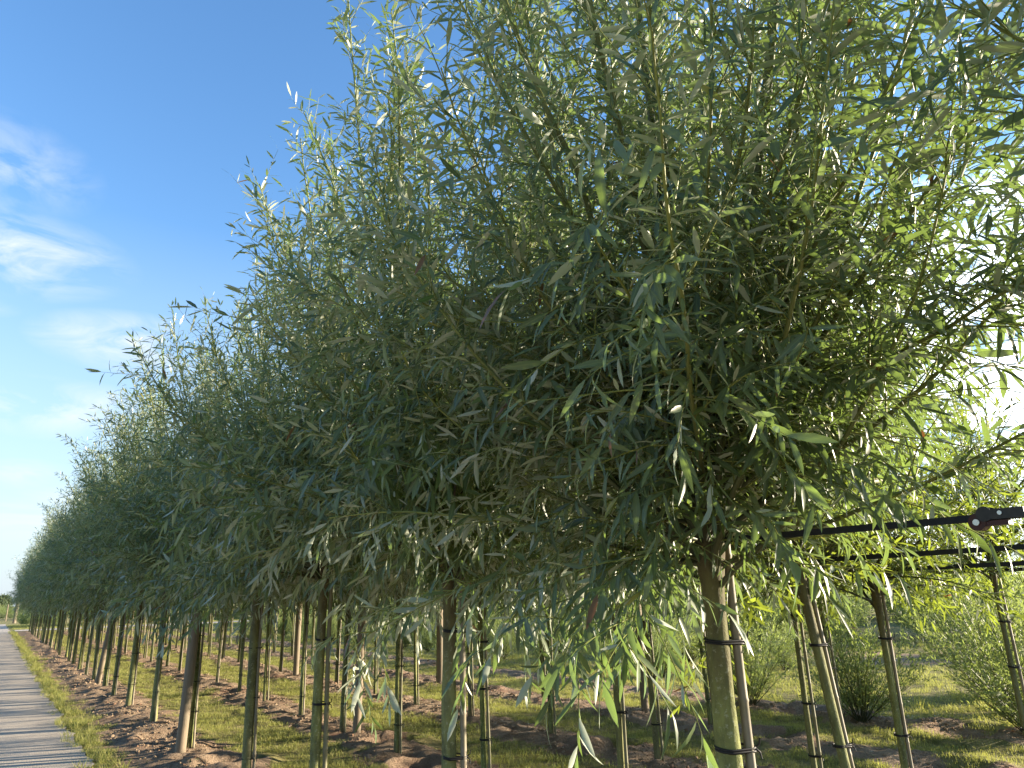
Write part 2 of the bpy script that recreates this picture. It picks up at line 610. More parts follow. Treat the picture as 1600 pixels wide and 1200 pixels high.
def walk(rs, p0, d0, L, k, trop, wob, n):
    """centre lines: start p0, direction d0, total length L, tropism (n,k) added to z each step"""
    P = np.zeros((n, k, 3))
    P[:, 0] = p0
    d = d0.copy()
    dirs = np.zeros((n, k, 3))
    dirs[:, 0] = d
    for i in range(1, k):
        d = d + rs.normal(0, wob, (n, 3))
        d[:, 2] += trop[:, i] if trop.ndim > 1 else trop
        d = norm(d)
        P[:, i] = P[:, i - 1] + d * (L / (k - 1))[:, None]
        dirs[:, i] = d
    return P, dirs


def perp(rs, Dv, ang):
    ref = np.where(np.abs(Dv[..., 2:3]) > .9, np.array([1., 0, 0]), np.array([0, 0, 1.]))
    U = norm(np.cross(Dv, ref))
    W = np.cross(Dv, U)
    return U * np.cos(ang)[..., None] + W * np.sin(ang)[..., None]


def interp(P, tt):
    """P (n,k,3), tt (n,m) in 0..1 -> (n,m,3)"""
    n, k, _ = P.shape
    f = np.clip(tt, 0, .9999) * (k - 1)
    i = f.astype(int)
    fr = (f - i)[..., None]
    r = np.arange(n)[:, None]
    return P[r, i] * (1 - fr) + P[r, i + 1] * fr


def grow_willow(seed, ns=44, H=3.2, RR=1.22, head=1.66, twig_sp=.044, leaf_sp=.028, leafL=.088, tw=(.22, .58), droop=1.0, extra_low=4, hang=None, lift=None, lr=(.76, 1.08), thin=.34):
    rs = np.random.RandomState(seed)
    K = 14
    u = (np.arange(ns) + rs.uniform(0, 1, ns)) / ns
    elev = np.radians(np.where(u < .26, rs.uniform(8, 30, ns), 30 + ((u - .26) / .74) ** 1.05 * 56))
    elev[:extra_low] = np.radians(rs.uniform(-2, 12, extra_low))
    azi = (np.arange(ns) * 2.39996 + rs.uniform(-.4, .4, ns))
    hm = np.zeros(ns, bool)
    if lift:
        dd = np.abs((np.degrees(azi) - lift[0] + 180) % 360 - 180)
        lm = (dd < lift[1]) & (elev < R(30))
        elev[lm] = np.maximum(elev[lm] + R(24), R(36))
    if hang:
        hm[extra_low:extra_low + hang[0]] = True
        azi[hm] = np.radians(np.linspace(hang[1], hang[2], hang[0]))
        elev[hm] = np.radians(rs.uniform(-4, 14, hang[0]))
    pw = 3.2
    Lr = 1.0 / ((np.abs(np.cos(elev)) / RR) ** pw + (np.abs(np.sin(elev)) / H) ** pw) ** (1 / pw)
    L = Lr * rs.uniform(lr[0], lr[1], ns)
    d0 = np.stack([np.cos(azi) * np.cos(elev), np.sin(azi) * np.cos(elev), np.sin(elev)], 1)
    up_t = np.where(elev > R(30), .05, np.where(elev > R(10), .0, -.05))
    d0[:, 2] -= np.where(elev > R(30), .22, -.10)
    d0 = norm(d0)
    zb = head + rs.uniform(-.10, .28, ns) * (elev > R(15)) + rs.uniform(-.08, .1, ns)
    p0 = np.stack([np.cos(azi) * .02, np.sin(azi) * .02, zb], 1)
    trop = up_t[:, None] * np.linspace(.4, 1.3, K)[None] + np.zeros((ns, K))
    lowm = elev < R(28)
    trop[lowm] -= np.linspace(0, .04, K)[None]
    trop[hm] -= np.linspace(.01, .09, K)[None]
    L[hm] *= .62
    P, Dd = walk(rs, p0, d0, L, K, trop, .062, ns)
    r0 = .0042 + .0036 * L
    rad = r0[:, None] * np.linspace(1, .16, K)[None] + .0008
    # twigs
    nt = np.maximum((L * .9 / twig_sp).astype(int), 4)
    sid = np.repeat(np.arange(ns), nt)
    tt = np.concatenate([np.linspace(.10, .985, m) for m in nt]) + rs.uniform(-.01, .01, len(sid))
    n = len(sid)
    bp = interp(P[sid], tt[:, None])[:, 0]
    bd = norm(interp(Dd[sid], tt[:, None])[:, 0])
    ang = rs.uniform(0, 2 * np.pi, n)
    pv = perp(rs, bd, ang)
    sp = np.radians(rs.uniform(28, 62, n))[:, None]
    td = norm(bd * np.cos(sp) + pv * np.sin(sp))
    hgt = np.clip((bp[:, 2] - head) / 2.2, 0, 1)
    TL = rs.uniform(tw[0], tw[1], n) * (1.05 - .45 * tt) * (1 - .15 * hgt)
    tr = np.where(hgt < .2, -.10 * droop, np.where(hgt < .5, -.05 * droop, .07)) + rs.normal(0, .05, n)
    TK = 6
    TP, TD = walk(rs, bp, td, TL, TK, tr, .07, n)
    trad = (.0016 + .0035 * TL)[:, None] * np.linspace(1, .3, TK)[None]
    # leaves on twigs
    J = int(tw[1] * 1.1 / leaf_sp) + 1
    s = (np.arange(J)[None] + rs.uniform(.1, .9, (n, J))) * leaf_sp
    frac = s / TL[:, None]
    ok = frac < 1.0
    LP = interp(TP, frac)[ok]
    LD = norm(interp(TD, frac))[ok]
    sidl = np.repeat(sid[:, None], J, 1)[ok]
    phyl = (np.arange(J)[None] * 2.4 + rs.uniform(0, 6.28, (n, 1)) + rs.normal(0, .4, (n, J)))[ok]
    # leaves on outer shoots
    J2 = int(L.max() / (leaf_sp * 1.15))
    s2 = (np.arange(J2)[None] + rs.uniform(.1, .9, (ns, J2))) * leaf_sp * 1.15
    f2 = s2 / L[:, None]
    ok2 = (f2 < 1.0) & (f2 > .35)
    LP2 = interp(P, f2)[ok2]
    LD2 = norm(interp(Dd, f2))[ok2]
    ph2 = (np.arange(J2)[None] * 2.4 + rs.normal(0, .4, (ns, J2)))[ok2]
    LP = np.concatenate([LP, LP2, TP[:, -1]])
    LD = np.concatenate([LD, LD2, TD[:, -1]])
    ph = np.concatenate([phyl, ph2, rs.uniform(0, 6.28, n)])
    m = len(LP)
    pv = perp(rs, LD, ph)
    spr = np.radians(rs.uniform(32, 68, m))
    spr[-n:] = R(10)
    ax = norm(LD * np.cos(spr)[:, None] + pv * np.sin(spr)[:, None])
    hh = np.clip((LP[:, 2] - head + .1) / 1.9, 0, 1)
    dr = (.75 * (1 - hh) ** 1.2 + .16) * droop * rs.uniform(.35, 1.25, m)
    ax[:, 2] -= dr
    ax = norm(ax)
    N = norm(LD * .9 + np.array([0, 0, .55]) + rs.normal(0, .38, (m, 3)))
    LL = leafL * rs.uniform(.5, 1.32, m)
    WW = LL * rs.uniform(.115, .21, m)
    curl = rs.uniform(-.05, .34, m) * np.where(rs.uniform(0, 1, m) < .12, 1.7, 1)
    tint = np.clip(rs.beta(1.1, 1.5, m) + .15 * hh, 0, 1)
    dead = (rs.uniform(0, 1, m) < .0022 * (1.6 - hh)).astype(float)
    leaves = sub(dict(P=LP, D=ax, N=N, L=LL, W=WW, c=curl, t=tint, d=dead), rs.uniform(0, 1, m) > thin * np.clip((hh - .35) / .4, 0, 1))
    return dict(P=P, rad=rad, TP=TP, trad=trad, sid=sid, ns=ns, leaves=leaves, head=head)


def sub(lv, mask):
    return {k: v[mask] for k, v in lv.items()}


def foliage_mesh(name, lv, rings, rs=None):
    Vv, Q_, T_, C_ = leaf_arrays(lv['P'], lv['D'], lv['N'], lv['L'], lv['W'], lv['c'], lv['t'], lv['d'], rings, rs)
    return mkmesh(name, Vv, Q_, T_, C_)


def branch_mesh(name, tr, ids, sides=(6, 3)):
    v1, q1 = tubes(tr['P'][ids], tr['rad'][ids], sides[0])
    mk = np.isin(tr['sid'], ids)
    v2, q2 = tubes(tr['TP'][mk], tr['trad'][mk], sides[1])
    V_ = np.concatenate([v1, v2])
    C_ = np.ones((len(V_), 4))
    K = tr['P'].shape[1]
    C_[:len(v1), 0] = np.tile(np.repeat(np.clip(np.linspace(1.25, -.15, K), 0, 1), sides[0]), len(ids))
    C_[len(v1):, 0] = .12
    return mkmesh(name, V_, np.concatenate([q1, q2 + len(v1)]), None, C_)


def trunk_mesh(name, seed, r=.045, head=1.66, sides=14, lean=.02, k=22):
    rs = np.random.RandomState(seed + 900)
    z = np.linspace(-.12, head + .28, k)
    ph = rs.uniform(0, 6.28, 3)
    P = np.stack([lean * np.sin(z * 1.1 + ph[0]) - lean * math.sin(ph[0]), lean * np.cos(z * 1.3 + ph[1]) - lean * math.cos(ph[1]), z], 1)
    fl = np.clip(z, 0, None)
    P[:, :2] -= P[-3, :2] * (fl / head)[:, None] * .9
    rad = r * (1 + .22 * np.exp(-fl / .06) - .10 * fl / head) * (1 + .03 * np.sin(z * 17 + ph[2]))
    rad = rad + r * .45 * np.exp(-((z - head) / .12) ** 2)
    rad[-1] *= .3
    Vv, Qv = tubes(P[None], rad[None], sides)
    ang = np.tile(np.arange(sides) / sides * 2 * np.pi, k)
    zz_ = np.repeat(z, sides)
    bump = 1 + .05 * np.sin(ang * 2 + zz_ * 3 + ph[0]) + .03 * np.sin(ang * 5 + zz_ * 9)
    cen = np.repeat(P, sides, 0)
    Vv = cen + (Vv - cen) * bump[:, None]
    return mkmesh(name, Vv, Qv)


# single-leaf template meshes, shared by the leaves that are objects of their own
LEAFV = []
for i in range(12):
    one = lambda v: np.array([v])
    Vv, Q_, T_, C_ = leaf_arrays(np.zeros((1, 3)), np.array([[0, 1., 0]]), np.array([[0, 0, 1.]]), one(1.), one(.16), one([.02, .1, .2, .32][i % 4]),
                                 one(.15 + .3 * (i // 4) + .05 * (i % 3)), one(0.), RINGS3, None)
    mm = mkmesh('leaf', Vv, Q_, T_, C_)
    mm.materials.append(M['leaf'])
    LEAFV.append(mm)


def leaf_objects(root, base, lv, count, rz=0.0):
    """take the leaves that show largest out of the foliage as objects of their own"""
    Pw = lv['P'] + np.array(base)
    v = Pw - np.array([0, 0, EYE])
    zc = v @ np.array(fw)
    px = 800 + 1110 * (v @ np.array(rt2)) / zc
    py = 600 - 1110 * (v @ np.array(up2)) / zc
    vis = (zc > .3) & (px > 20) & (px < 1580) & (py > 20) & (py < 1180) & (lv['d'] < .5)
    vn = norm(v)
    facing = np.sqrt(np.clip(1 - np.sum(lv['D'] * vn, 1) ** 2, 0, 1))
    size = np.where(vis, lv['L'] * facing / np.maximum(zc, .3), -1)
    pick = np.argsort(-size)[:count]
    mask = np.zeros(len(Pw), bool)
    mask[pick] = True
    for i in pick:
        Dv, Nv = lv['D'][i], lv['N'][i]
        S = np.cross(Dv, Nv)
        S /= np.linalg.norm(S)
        Nn = np.cross(S, Dv)
        l = lv['L'][i]
        wf = lv['W'][i] / .16 / l
        o = D.objects.new('leaf', LEAFV[i % 12])
        COL.objects.link(o)
        o.parent = root
        P_ = lv['P'][i]
        o.matrix_local = Matrix(((S[0] * l * wf, Dv[0] * l, Nn[0] * l, P_[0]), (S[1] * l * wf, Dv[1] * l, Nn[1] * l, P_[1]), (S[2] * l * wf, Dv[2] * l, Nn[2] * l, P_[2]), (0, 0, 0, 1)))
    return sub(lv, ~mask)


ORD = ['nearest', 'second', 'third', 'fourth', 'fifth', 'sixth', 'seventh', 'eighth', 'ninth', 'tenth', 'eleventh', 'twelfth', 'thirteenth', 'fourteenth', 'fifteenth',
       'sixteenth', 'seventeenth', 'eighteenth', 'nineteenth', 'twentieth', 'twenty-first', 'twenty-second', 'twenty-third', 'twenty-fourth', 'twenty-fifth', 'twenty-sixth',
       'twenty-seventh', 'twenty-eighth', 'twenty-ninth', 'thirtieth', 'thirty-first', 'thirty-second', 'thirty-third', 'thirty-fourth', 'thirty-fifth', 'thirty-sixth']
ROWN = ['front row beside the path', 'second row from the path', 'third row from the path', 'fourth row from the path']

# ------------------------------------------------------------------ trees
known = {0: [-.1, 1.65, 3.38, 5.17, 6.78, 9.15, 11.45, 13.3, 15.1, 16.75, 18.4],
         1: [2.31, 4.07, 5.81, 7.49, 9.09, 10.6, 12.28, 13.98, 15.6],
         2: [3.03, 3.76, 5.45, 7.13, 8.78, 10.35, 12.0, 13.74, 15.4, 16.95],
         3: [2.87, 4.53, 6.2, 7.83, 9.49, 11.2, 12.81]}
rsT = np.random.RandomState(5)
variants = []


def make_variant(seed, with_branches, rings=RINGS2, mat='leaf', **kw):
    tr = grow_willow(seed, **kw)
    fol = foliage_mesh('foliage', tr['leaves'], rings)
    fol.materials.append(M[mat])
    tm = trunk_mesh('trunk', seed, kw.get('trunk_r', .04) if False else .038, tr['head'], 10, .015, 14)
    tm.materials.append(M['bark'])
    bs = []
    for ids in np.array_split(np.arange(tr['ns']), 12):
        b = branch_mesh('branch', tr, ids, (5, 3))
        b.materials.append(M['shoot'])
        bs.append(b)
    allb = branch_mesh('limbs', tr, np.arange(tr['ns']), (4, 3))
    allb.materials.append(M['shoot'])
    return dict(fol=fol, trunk=tm, branches=bs, limbs=allb)


for sd in (11, 12, 13, 14, 15):
    variants.append(make_variant(sd, True, ns=60, RR=1.24, lr=(.84, 1.06), thin=.15, twig_sp=.050, leaf_sp=.030, leafL=.092, extra_low=2, head=1.76, H=2.85 + .1 * (sd % 3)))
young = [make_variant(sd, True, mat='leaf_backlit', ns=44, twig_sp=.06, leaf_sp=.030, leafL=.085, H=1.6, RR=1.25, thin=.1, tw=(.15, .42), droop=.5) for sd in (21, 22)]

tree_spots = []


def plant(row, idx, x, y):
    base = (x, y, float(height(np.array([x]), np.array([y]))[0]) - .01)
    root = empty('willow_tree', base)
    lab = None
    if row == 0:
        if idx == 0:
            lab = 'young willow at the right picture edge, its green shoots hanging over the black strap'
        elif idx == 1:
            lab = 'closest willow with thick mossy trunk and huge crown, right of the picture centre'
        elif idx == 2:
            lab = 'willow with the yellow-green mossy trunk, next down the path from the closest one'
        else:
            lab = '%s pollard willow of the %s' % (ORD[idx], ROWN[0])
    elif y < 5.0 and row == 1 and idx == 0:
        lab = 'leaning slim willow, second trunk to the right of the closest mossy trunk'
    elif idx == 0 and row == 3:
        lab = 'low backlit yellow-green willow at the right edge, behind the straps'
    elif idx == 0 and row == 2:
        lab = 'thin leaning trunk right of the closest willow, fourth pole from it, under the straps'
    else:
        lab = '%s slender willow of the %s' % (ORD[idx], ROWN[row])
    tag(root, lab, 'tree', 'rows of pollard willows')
    return root, base


def LEAN(row, y):
    if row == 1 and y < 3:
        return Matrix.Rotation(-.115, 4, 'X')
    a = 0 if y < 5 else random.Random(int(y * 100) + row).uniform(-1.2, 1.2)
    return Matrix.Rotation(R(a), 4, Vector((math.sin(YAW), math.cos(YAW), 0)))


KD = {0: 60, 1: 300, 2: 300, 3: 300, 4: 150}
for row, X in enumerate(ROWX):
    ylist = list(known[row])
    while ylist[-1] < YEND - 1.8:
        ylist.append(ylist[-1] + 1.71 + rsT.uniform(-.08, .08))
    for idx, y in enumerate(ylist):
        x = X + rsT.uniform(-.05, .05) * (y > 3)
        root, base = plant(row, idx, x, y)
        tree_spots.append((row, idx, x, y, base))
        if row == 0 and idx <= 3:
            big = idx in (1, 2)
            tr = grow_willow(100 + idx, ns=[22, 80, 72, 66][idx], H=[3.0, 3.6, 3.3, 3.1][idx], RR=[.92, 1.3, 1.25, 1.2][idx], leaf_sp=.027, twig_sp=.042,
                             leafL=[.092, .090, .090, .09][idx], extra_low=[0, 4, 5, 5][idx], head=[1.9, 1.73, 1.74, 1.74][idx], droop=[.3, 1, 1, 1][idx], hang=[None, (3, 150, 190), None, None][idx], thin=[.34, .12, .15, .15][idx], lr=(.82, 1.07), lift=[(90, 181), (-55, 85), None, None][idx])
            fl = leaf_objects(root, base, tr['leaves'], KD.get(idx, 0))
            put('trunk', trunk_mesh('trunk', 300 + idx, [.040, .041, .037, .035][idx], tr['head'], 20, .012, 40), M['bark'], root)
            f = put('foliage', foliage_mesh('foliage', fl, RINGS3 if idx < 2 else RINGS2), M['leaf'], root)
            tag(f, kind='stuff')
            for b in range(tr['ns']):
                put('branch', branch_mesh('branch', tr, np.array([b])), M['shoot'], root)
            continue
        small = y < 5.0 and row >= 1 and not (row == 1 and idx > 0) or (row >= 2 and y < 4.6)
        vv = young[(idx + row) % 2] if small else variants[rsT.randint(5)]
        near = (y < 12.5 and row < 2) or y < 9
        rz = rsT.uniform(0, 6.28)
        sc = rsT.uniform(.95, 1.03)
        root.rotation_euler = (LEAN(row, y) @ Matrix.Rotation(rz, 4, 'Z')).to_euler()
        tm = put('trunk', vv['trunk'], None, root)
        ts = rsT.uniform(.85, 1.15) * (.72 if row else 1)
        tm.scale = (ts, ts, 1)
        f = put('foliage', vv['fol'], None, root)
        f.scale = (sc, sc, 1 + (sc - 1) * .6)
        tag(f, kind='stuff')
        if near:
            for bm in vv['branches']:
                b = put('branch', bm, None, root)
                b.scale = f.scale
        elif y < 30:
            b = put('branches', vv['limbs'], None, root)
            b.scale = f.scale
            tag(b, kind='stuff')

# ------------------------------------------------------------------ bamboo stakes with ties
def stake_mesh(seed, hgt, r, sides=9):
    rs = np.random.RandomState(seed)
    zs, rr = [], []
    z = -.15
    while z < hgt:
        for dz, f in ((0, 1.0), (.008, 1.16), (.016, 1.0), (.14, .95)):
            zs.append(z + dz)
            rr.append(r * f * (1 - .12 * max(z, 0) / hgt))
        z += rs.uniform(.20, .30)
    k = len(zs)
    zs = np.array(zs)
    P = np.stack([.006 * np.sin(zs * 3 + seed), .006 * np.cos(zs * 2.4 + seed), zs], 1)
    Vv, Qv = tubes(P[None], np.array(rr)[None], sides)
    top = list(range(len(Vv) - sides, len(Vv)))
    cen = len(Vv)
    Vv = np.concatenate([Vv, P[-1:] + [[0, 0, .004]]])
    T_ = [(top[i], top[(i + 1) % sides], cen) for i in range(sides)]
    m = mkmesh('cane', Vv, Qv, T_)
    m.materials.append(M['cane'])
    return m


def tie_mesh(a, ra, rb, turns=2):
    """rubber tie around a trunk at the stake's local offset a (vector) and the stake itself at the origin"""
    A = Acc()
    a = np.array([a[0], a[1]])
    d = np.linalg.norm(a)
    ex = a / d
    ey = np.array([-ex[1], ex[0]])
    for tn in range(turns):
        pts = []
        for th in np.linspace(-1.5, 1.5, 12):
            pts.append(a + (ex * math.cos(th) + ey * math.sin(th)) * ra)
        for th in np.linspace(1.6, 4.7, 9):
            pts.append((ex * math.cos(th) + ey * math.sin(th)) * rb)
        pts.append(pts[0])
        pts = np.array(pts)
        z = .010 * tn + .004 * np.sin(np.linspace(0, 6.28, len(pts)) + tn)
        Pp = np.concatenate([pts, z[:, None]], 1)[None]
        v, q = tubes(Pp, np.full((1, Pp.shape[1]), .0042), 5)
        A.add(v, q)
    for s in (1, -1):    # the loose ends of the knot
        e = np.array([[*(-ex * rb), .004], [*(-ex * (rb + .014) + ey * .006), .004 + s * .012], [*(-ex * (rb + .016) + ey * .012), .004 + s * .030]])
        v, q = tubes(e[None], np.array([[.004, .0035, .003]]), 4)
        A.add(v, q)
    m = A.mesh('tie')
    m.materials.append(M['rubber'])
    return m


cane_big = stake_mesh(1, 1.78, .017)
canes = [stake_mesh(s, 1.72, .0135, 7) for s in (2, 3, 4)]
for row, idx, x, y, base in tree_spots:
    rs = np.random.RandomState(7000 + row * 100 + idx)
    rt_ = ([.041, .041, .038, .036][idx] if idx < 4 else .040) if row == 0 else .030
    big = row == 0 and idx <= 3
    ang = R(-52) + rs.uniform(-.5, .5) if not (big) else R(-30)
    rb = .017 if big else .0135
    off = rt_ * 1.08 + rb + .002
    ox, oy = math.cos(ang) * off, math.sin(ang) * off
    st = empty('bamboo_stake', (x + ox, y + oy, base[2]))
    lean = rs.uniform(-.012, .012, 2)
    put('cane', cane_big if big else canes[rs.randint(3)], None, st)
    st.rotation_euler = (LEAN(row, y) if not big else Matrix.Rotation(lean[0], 4, 'X')).to_euler()
    if row == 0 and idx == 1:
        lab = 'grey bamboo stake tied with black rubber to the thick closest trunk'
    elif row == 0 and idx == 0:
        lab = 'grey bamboo stake of the tree beyond the right picture edge'
    else:
        lab = 'bamboo stake tied to the %s willow of the %s' % (ORD[idx], ROWN[row])
    tag(st, lab, 'stake', 'bamboo stakes beside the willow trunks')
    if y < 17:
        hs_ = (1.40, 1.08, .55) if row == 0 and idx == 1 else (1.405, .815, .3) if row == 0 and idx == 2 else ((1.28, .86, .40) if big else (1.25 + rs.uniform(-.1, .1), .75 + rs.uniform(-.1, .1), .33 + rs.uniform(-.08, .08)))
        tmm = tie_mesh((-ox, -oy), rt_ * 1.04, rb * 1.1, 2 if y < 6 else 1)
        for hz in hs_:
            o = put('tie', tmm, None, st)
            o.location = (0, 0, hz)

# ------------------------------------------------------------------ wooden posts
def post_mesh(name, r, h, seed):
    rs = np.random.RandomState(seed)
    z = np.array([-.1, 0, .3, .8, 1.2, h - .02, h, h + .001])
    rr = np.array([1, 1, .99, .97, .98, .96, .86, .02]) * r
    P = np.stack([.01 * np.sin(z + seed), .01 * np.cos(z * 1.4 + seed), z], 1)
    v, q = tubes(P[None], rr[None], 14)
    m = mkmesh(name, v, q)
    m.materials.append(M['timber'])
    return m


POSTS = [(1.86, 9.02, .055, 1.9, (0.0, .012), 'thick grey-brown round timber post beside the sixth front row willow'),
         (3.70, 8.62, .048, 1.9, (.0, .01), 'reddish-brown round timber post standing in the second row of willows'),
         (7.02, 12.55, .060, 1.9, (0, 0), 'pale straight timber post behind the second trunk, in the fourth row'),
         (5.45, 16.0, .06, 1.9, (0, .01), 'pale timber post in the third row, left of centre'),
         (1.93, 17.6, .055, 1.9, (0, .09), 'leaning timber post far down the front row'),
         (7.15, 7.30, .05, 1.9, (0, -.01), 'brown timber post in the fourth row, behind the hanging leafy shoots')]
for i, (x, y, r, h, ln, lab) in enumerate(POSTS):
    o = put('wooden_post', post_mesh('wooden_post', r, h, i), None)
    o.location = (x, y, 0)
    o.rotation_euler = (ln[0], ln[1], 0)
    tag(o, lab, 'post', 'timber posts in the rows')

# ------------------------------------------------------------------ straps
def box(c, s, rot=None):
    c, s = np.array(c, float), np.array(s, float) / 2
    v = np.array([[a, b, d] for a in (-1, 1) for b in (-1, 1) for d in (-1, 1)]) * s
    if rot is not None:
        v = v @ np.array(rot).T
    q = [(0, 1, 3, 2), (4, 6, 7, 5), (0, 4, 5, 1), (2, 3, 7, 6), (0, 2, 6, 4), (1, 5, 7, 3)]
    return v + c, q


def cyl(c, ax, r, h, n=16):
    ax = np.array(ax, float)
    P = np.array([c - ax * h / 2 * 1.0001, c - ax * h / 2, c + ax * h / 2, c + ax * h / 2 * 1.0001])[None]
    v, q = tubes(P, np.array([[.0005, r, r, .0005]]), n)
    return v, q


def strap(root, x0, y0, y1, z, width, thick, tw0, tw1, sag=.02):
    n = 60
    s = np.linspace(0, 1, n)
    y = y0 + (y1 - y0) * s
    zc = z - sag * 4 * s * (1 - s)
    xc = x0 + .004 * np.sin(y * 3)
    a = tw0 + (tw1 - tw0) * s
    A = Acc()
    hw, ht = width / 2, thick / 2
    cx = np.stack([np.cos(a), 0 * a, np.sin(a)], 1)
    nx = np.stack([-np.sin(a), 0 * a, np.cos(a)], 1)
    c = np.stack([xc, y, zc], 1)
    ring = np.stack([c + cx * hw + nx * ht, c + cx * hw - nx * ht, c - cx * hw - nx * ht, c - cx * hw + nx * ht], 1)
    V_ = ring.reshape(-1, 3)
    I_ = np.arange(n * 4).reshape(n, 4)
    Q_ = np.stack([I_[:-1], np.roll(I_[:-1], -1, 1), np.roll(I_[1:], -1, 1), I_[1:]], -1).reshape(-1, 4)
    A.add(V_, Q_)
    return put('webbing', A.mesh('webbing', False), M['webbing'], root)


S0 = empty('tie_down_strap', (0, 0, 0))
tag(S0, 'thick black webbing strap with a ratchet buckle, topmost of the straps at right', 'strap', 'black straps along the rows')
strap(S0, 1.945, -.2, 1.66, 1.752, .019, .003, R(50), R(84), .004)
bk = np.array([1.94, .74, 1.748])
A = Acc()
v, q = box((0, 0, .008), (.028, .11, .003)); A.add(v, q)
for sx in (-.017, .017):
    v, q = box((sx, -.005, .004), (.003, .10, .024)); A.add(v, q)
    v, q = cyl(np.array([sx, .030, .006]), (1, 0, 0), .018, .0032, 18); A.add(v, q)
body = put('ratchet_frame', A.mesh('ratchet_frame', False), M['steel'], S0)
A = Acc()
v, q = cyl(np.array([0, .050, -.012]), (1, 0, 0), .020, .030, 22); A.add(v, q)
v, q = box((0, .018, -.016), (.026, .07, .012), None); A.add(v, q)
lever = put('ratchet_lever', A.mesh('ratchet_lever', False), M['redplastic'], S0)
A = Acc()
v, q = cyl(np.array([-.0185, .050, -.012]), (1, 0, 0), .0075, .004, 14); A.add(v, q)
bolt = put('bolt', A.mesh('bolt', False), M['zinc'], S0)
A = Acc()
v, q = cyl(np.array([-.0195, -.005, .006]), (1, 0, 0), .005, .004, 14); A.add(v, q)
bolt2 = put('bolt', A.mesh('bolt', False), M['zinc'], S0)
A = Acc()
v, q = box((0, .012, -.0095), (.006, .05, .003)); A.add(v, q)
spr = put('spring_plate', A.mesh('spring_plate', False), M['steel'], S0)
for o in (body, lever, bolt, bolt2, spr):
    o.location = bk
S1 = empty('tie_down_strap', (0, 0, 0))
tag(S1, 'thin black webbing strap, middle of the three at right, along the second row', 'strap', 'black straps along the rows')
strap(S1, 3.70, 1.0, 4.05, 1.745, .026, .003, R(60), R(88), .012)
S2 = empty('tie_down_strap', (0, 0, 0))
tag(S2, 'lowest of the three black webbing straps at right, along the third row', 'strap', 'black straps along the rows')
strap(S2, 5.40, 1.6, 5.45, 1.705, .030, .003, R(80), R(70), .008)
S3 = empty('tie_down_strap', (0, 0, 0))
tag(S3, 'black strap at the right picture edge along the fourth row behind the yellow-green willow', 'strap', 'black straps along the rows')
strap(S3, 7.08, 2.0, 6.2, 1.69, .030, .003, R(80), R(80), .008)

# ------------------------------------------------------------------ shrubs
def grow_shrub(seed, H=1.7, Rr=.75, ns=34, leafL=.055, sp=.019):
    rs = np.random.RandomState(seed)
    K = 9
    el_ = np.radians(rs.uniform(38, 88, ns))
    az_ = np.arange(ns) * 2.39996
    d0 = np.stack([np.cos(az_) * np.cos(el_), np.sin(az_) * np.cos(el_), np.sin(el_)], 1)
    L = H / (.35 + .65 * np.sin(el_)) * rs.uniform(.55, 1.05, ns)
    L = np.minimum(L, Rr / np.maximum(np.cos(el_), .05) * 1.25)
    P, Dd = walk(rs, np.stack([.04 * np.cos(az_), .04 * np.sin(az_), np.zeros(ns)], 1), d0, L, K, np.full(ns, .01), .05, ns)
    rad = (.003 + .003 * L)[:, None] * np.linspace(1, .2, K)[None]
    nt = np.maximum((L / .07).astype(int), 3)
    sid = np.repeat(np.arange(ns), nt)
    tt = np.concatenate([np.linspace(.16, .98, m) for m in nt])
    n = len(sid)
    bp = interp(P[sid], tt[:, None])[:, 0]
    bd = norm(interp(Dd[sid], tt[:, None])[:, 0])
    pv = perp(rs, bd, rs.uniform(0, 6.28, n))
    s_ = np.radians(rs.uniform(25, 55, n))[:, None]
    TL = rs.uniform(.12, .32, n)
    TP, TD = walk(rs, bp, norm(bd * np.cos(s_) + pv * np.sin(s_)), TL, 4, np.full(n, .05), .05, n)
    J = int(.32 / sp)
    s = (np.arange(J)[None] + rs.uniform(.1, .9, (n, J))) * sp
    fr = s / TL[:, None]
    ok = fr < 1
    LP = interp(TP, fr)[ok]
    LD = norm(interp(TD, fr))[ok]
    m = len(LP)
    pv = perp(rs, LD, rs.uniform(0, 6.28, m))
    ax = norm(LD * .8 + pv * .6 + np.array([0, 0, .05]))
    N = norm(LD * .6 + np.array([0, 0, .6]) + rs.normal(0, .4, (m, 3)))
    LL = leafL * rs.uniform(.6, 1.3, m)
    lv = dict(P=LP, D=ax, N=N, L=LL, W=LL * .24, c=rs.uniform(-.1, .2, m), t=rs.uniform(0, 1, m), d=np.zeros(m))
    return dict(P=P, rad=rad, TP=TP, trad=(.001 + .003 * TL)[:, None] * np.linspace(1, .4, 4)[None], sid=sid, ns=ns, leaves=lv)


shrubs = []
for sd, H_, R_ in ((1, 1.5, .6), (2, 1.8, .8), (3, 2.1, .9)):
    tr = grow_shrub(sd, H_, R_, 34 + 6 * sd)
    fm = foliage_mesh('foliage', tr['leaves'], RINGS2)
    fm.materials.append(M['shrub_leaf'])
    sm = branch_mesh('stem', tr, np.arange(tr['ns']), (4, 3))
    sm.materials.append(M['shoot'])
    stems = []
    for ids in np.array_split(np.arange(tr['ns']), 6):
        b_m = branch_mesh('stem', tr, ids, (5, 3))
        b_m.materials.append(M['shoot'])
        stems.append(b_m)
    shrubs.append((fm, sm, stems))

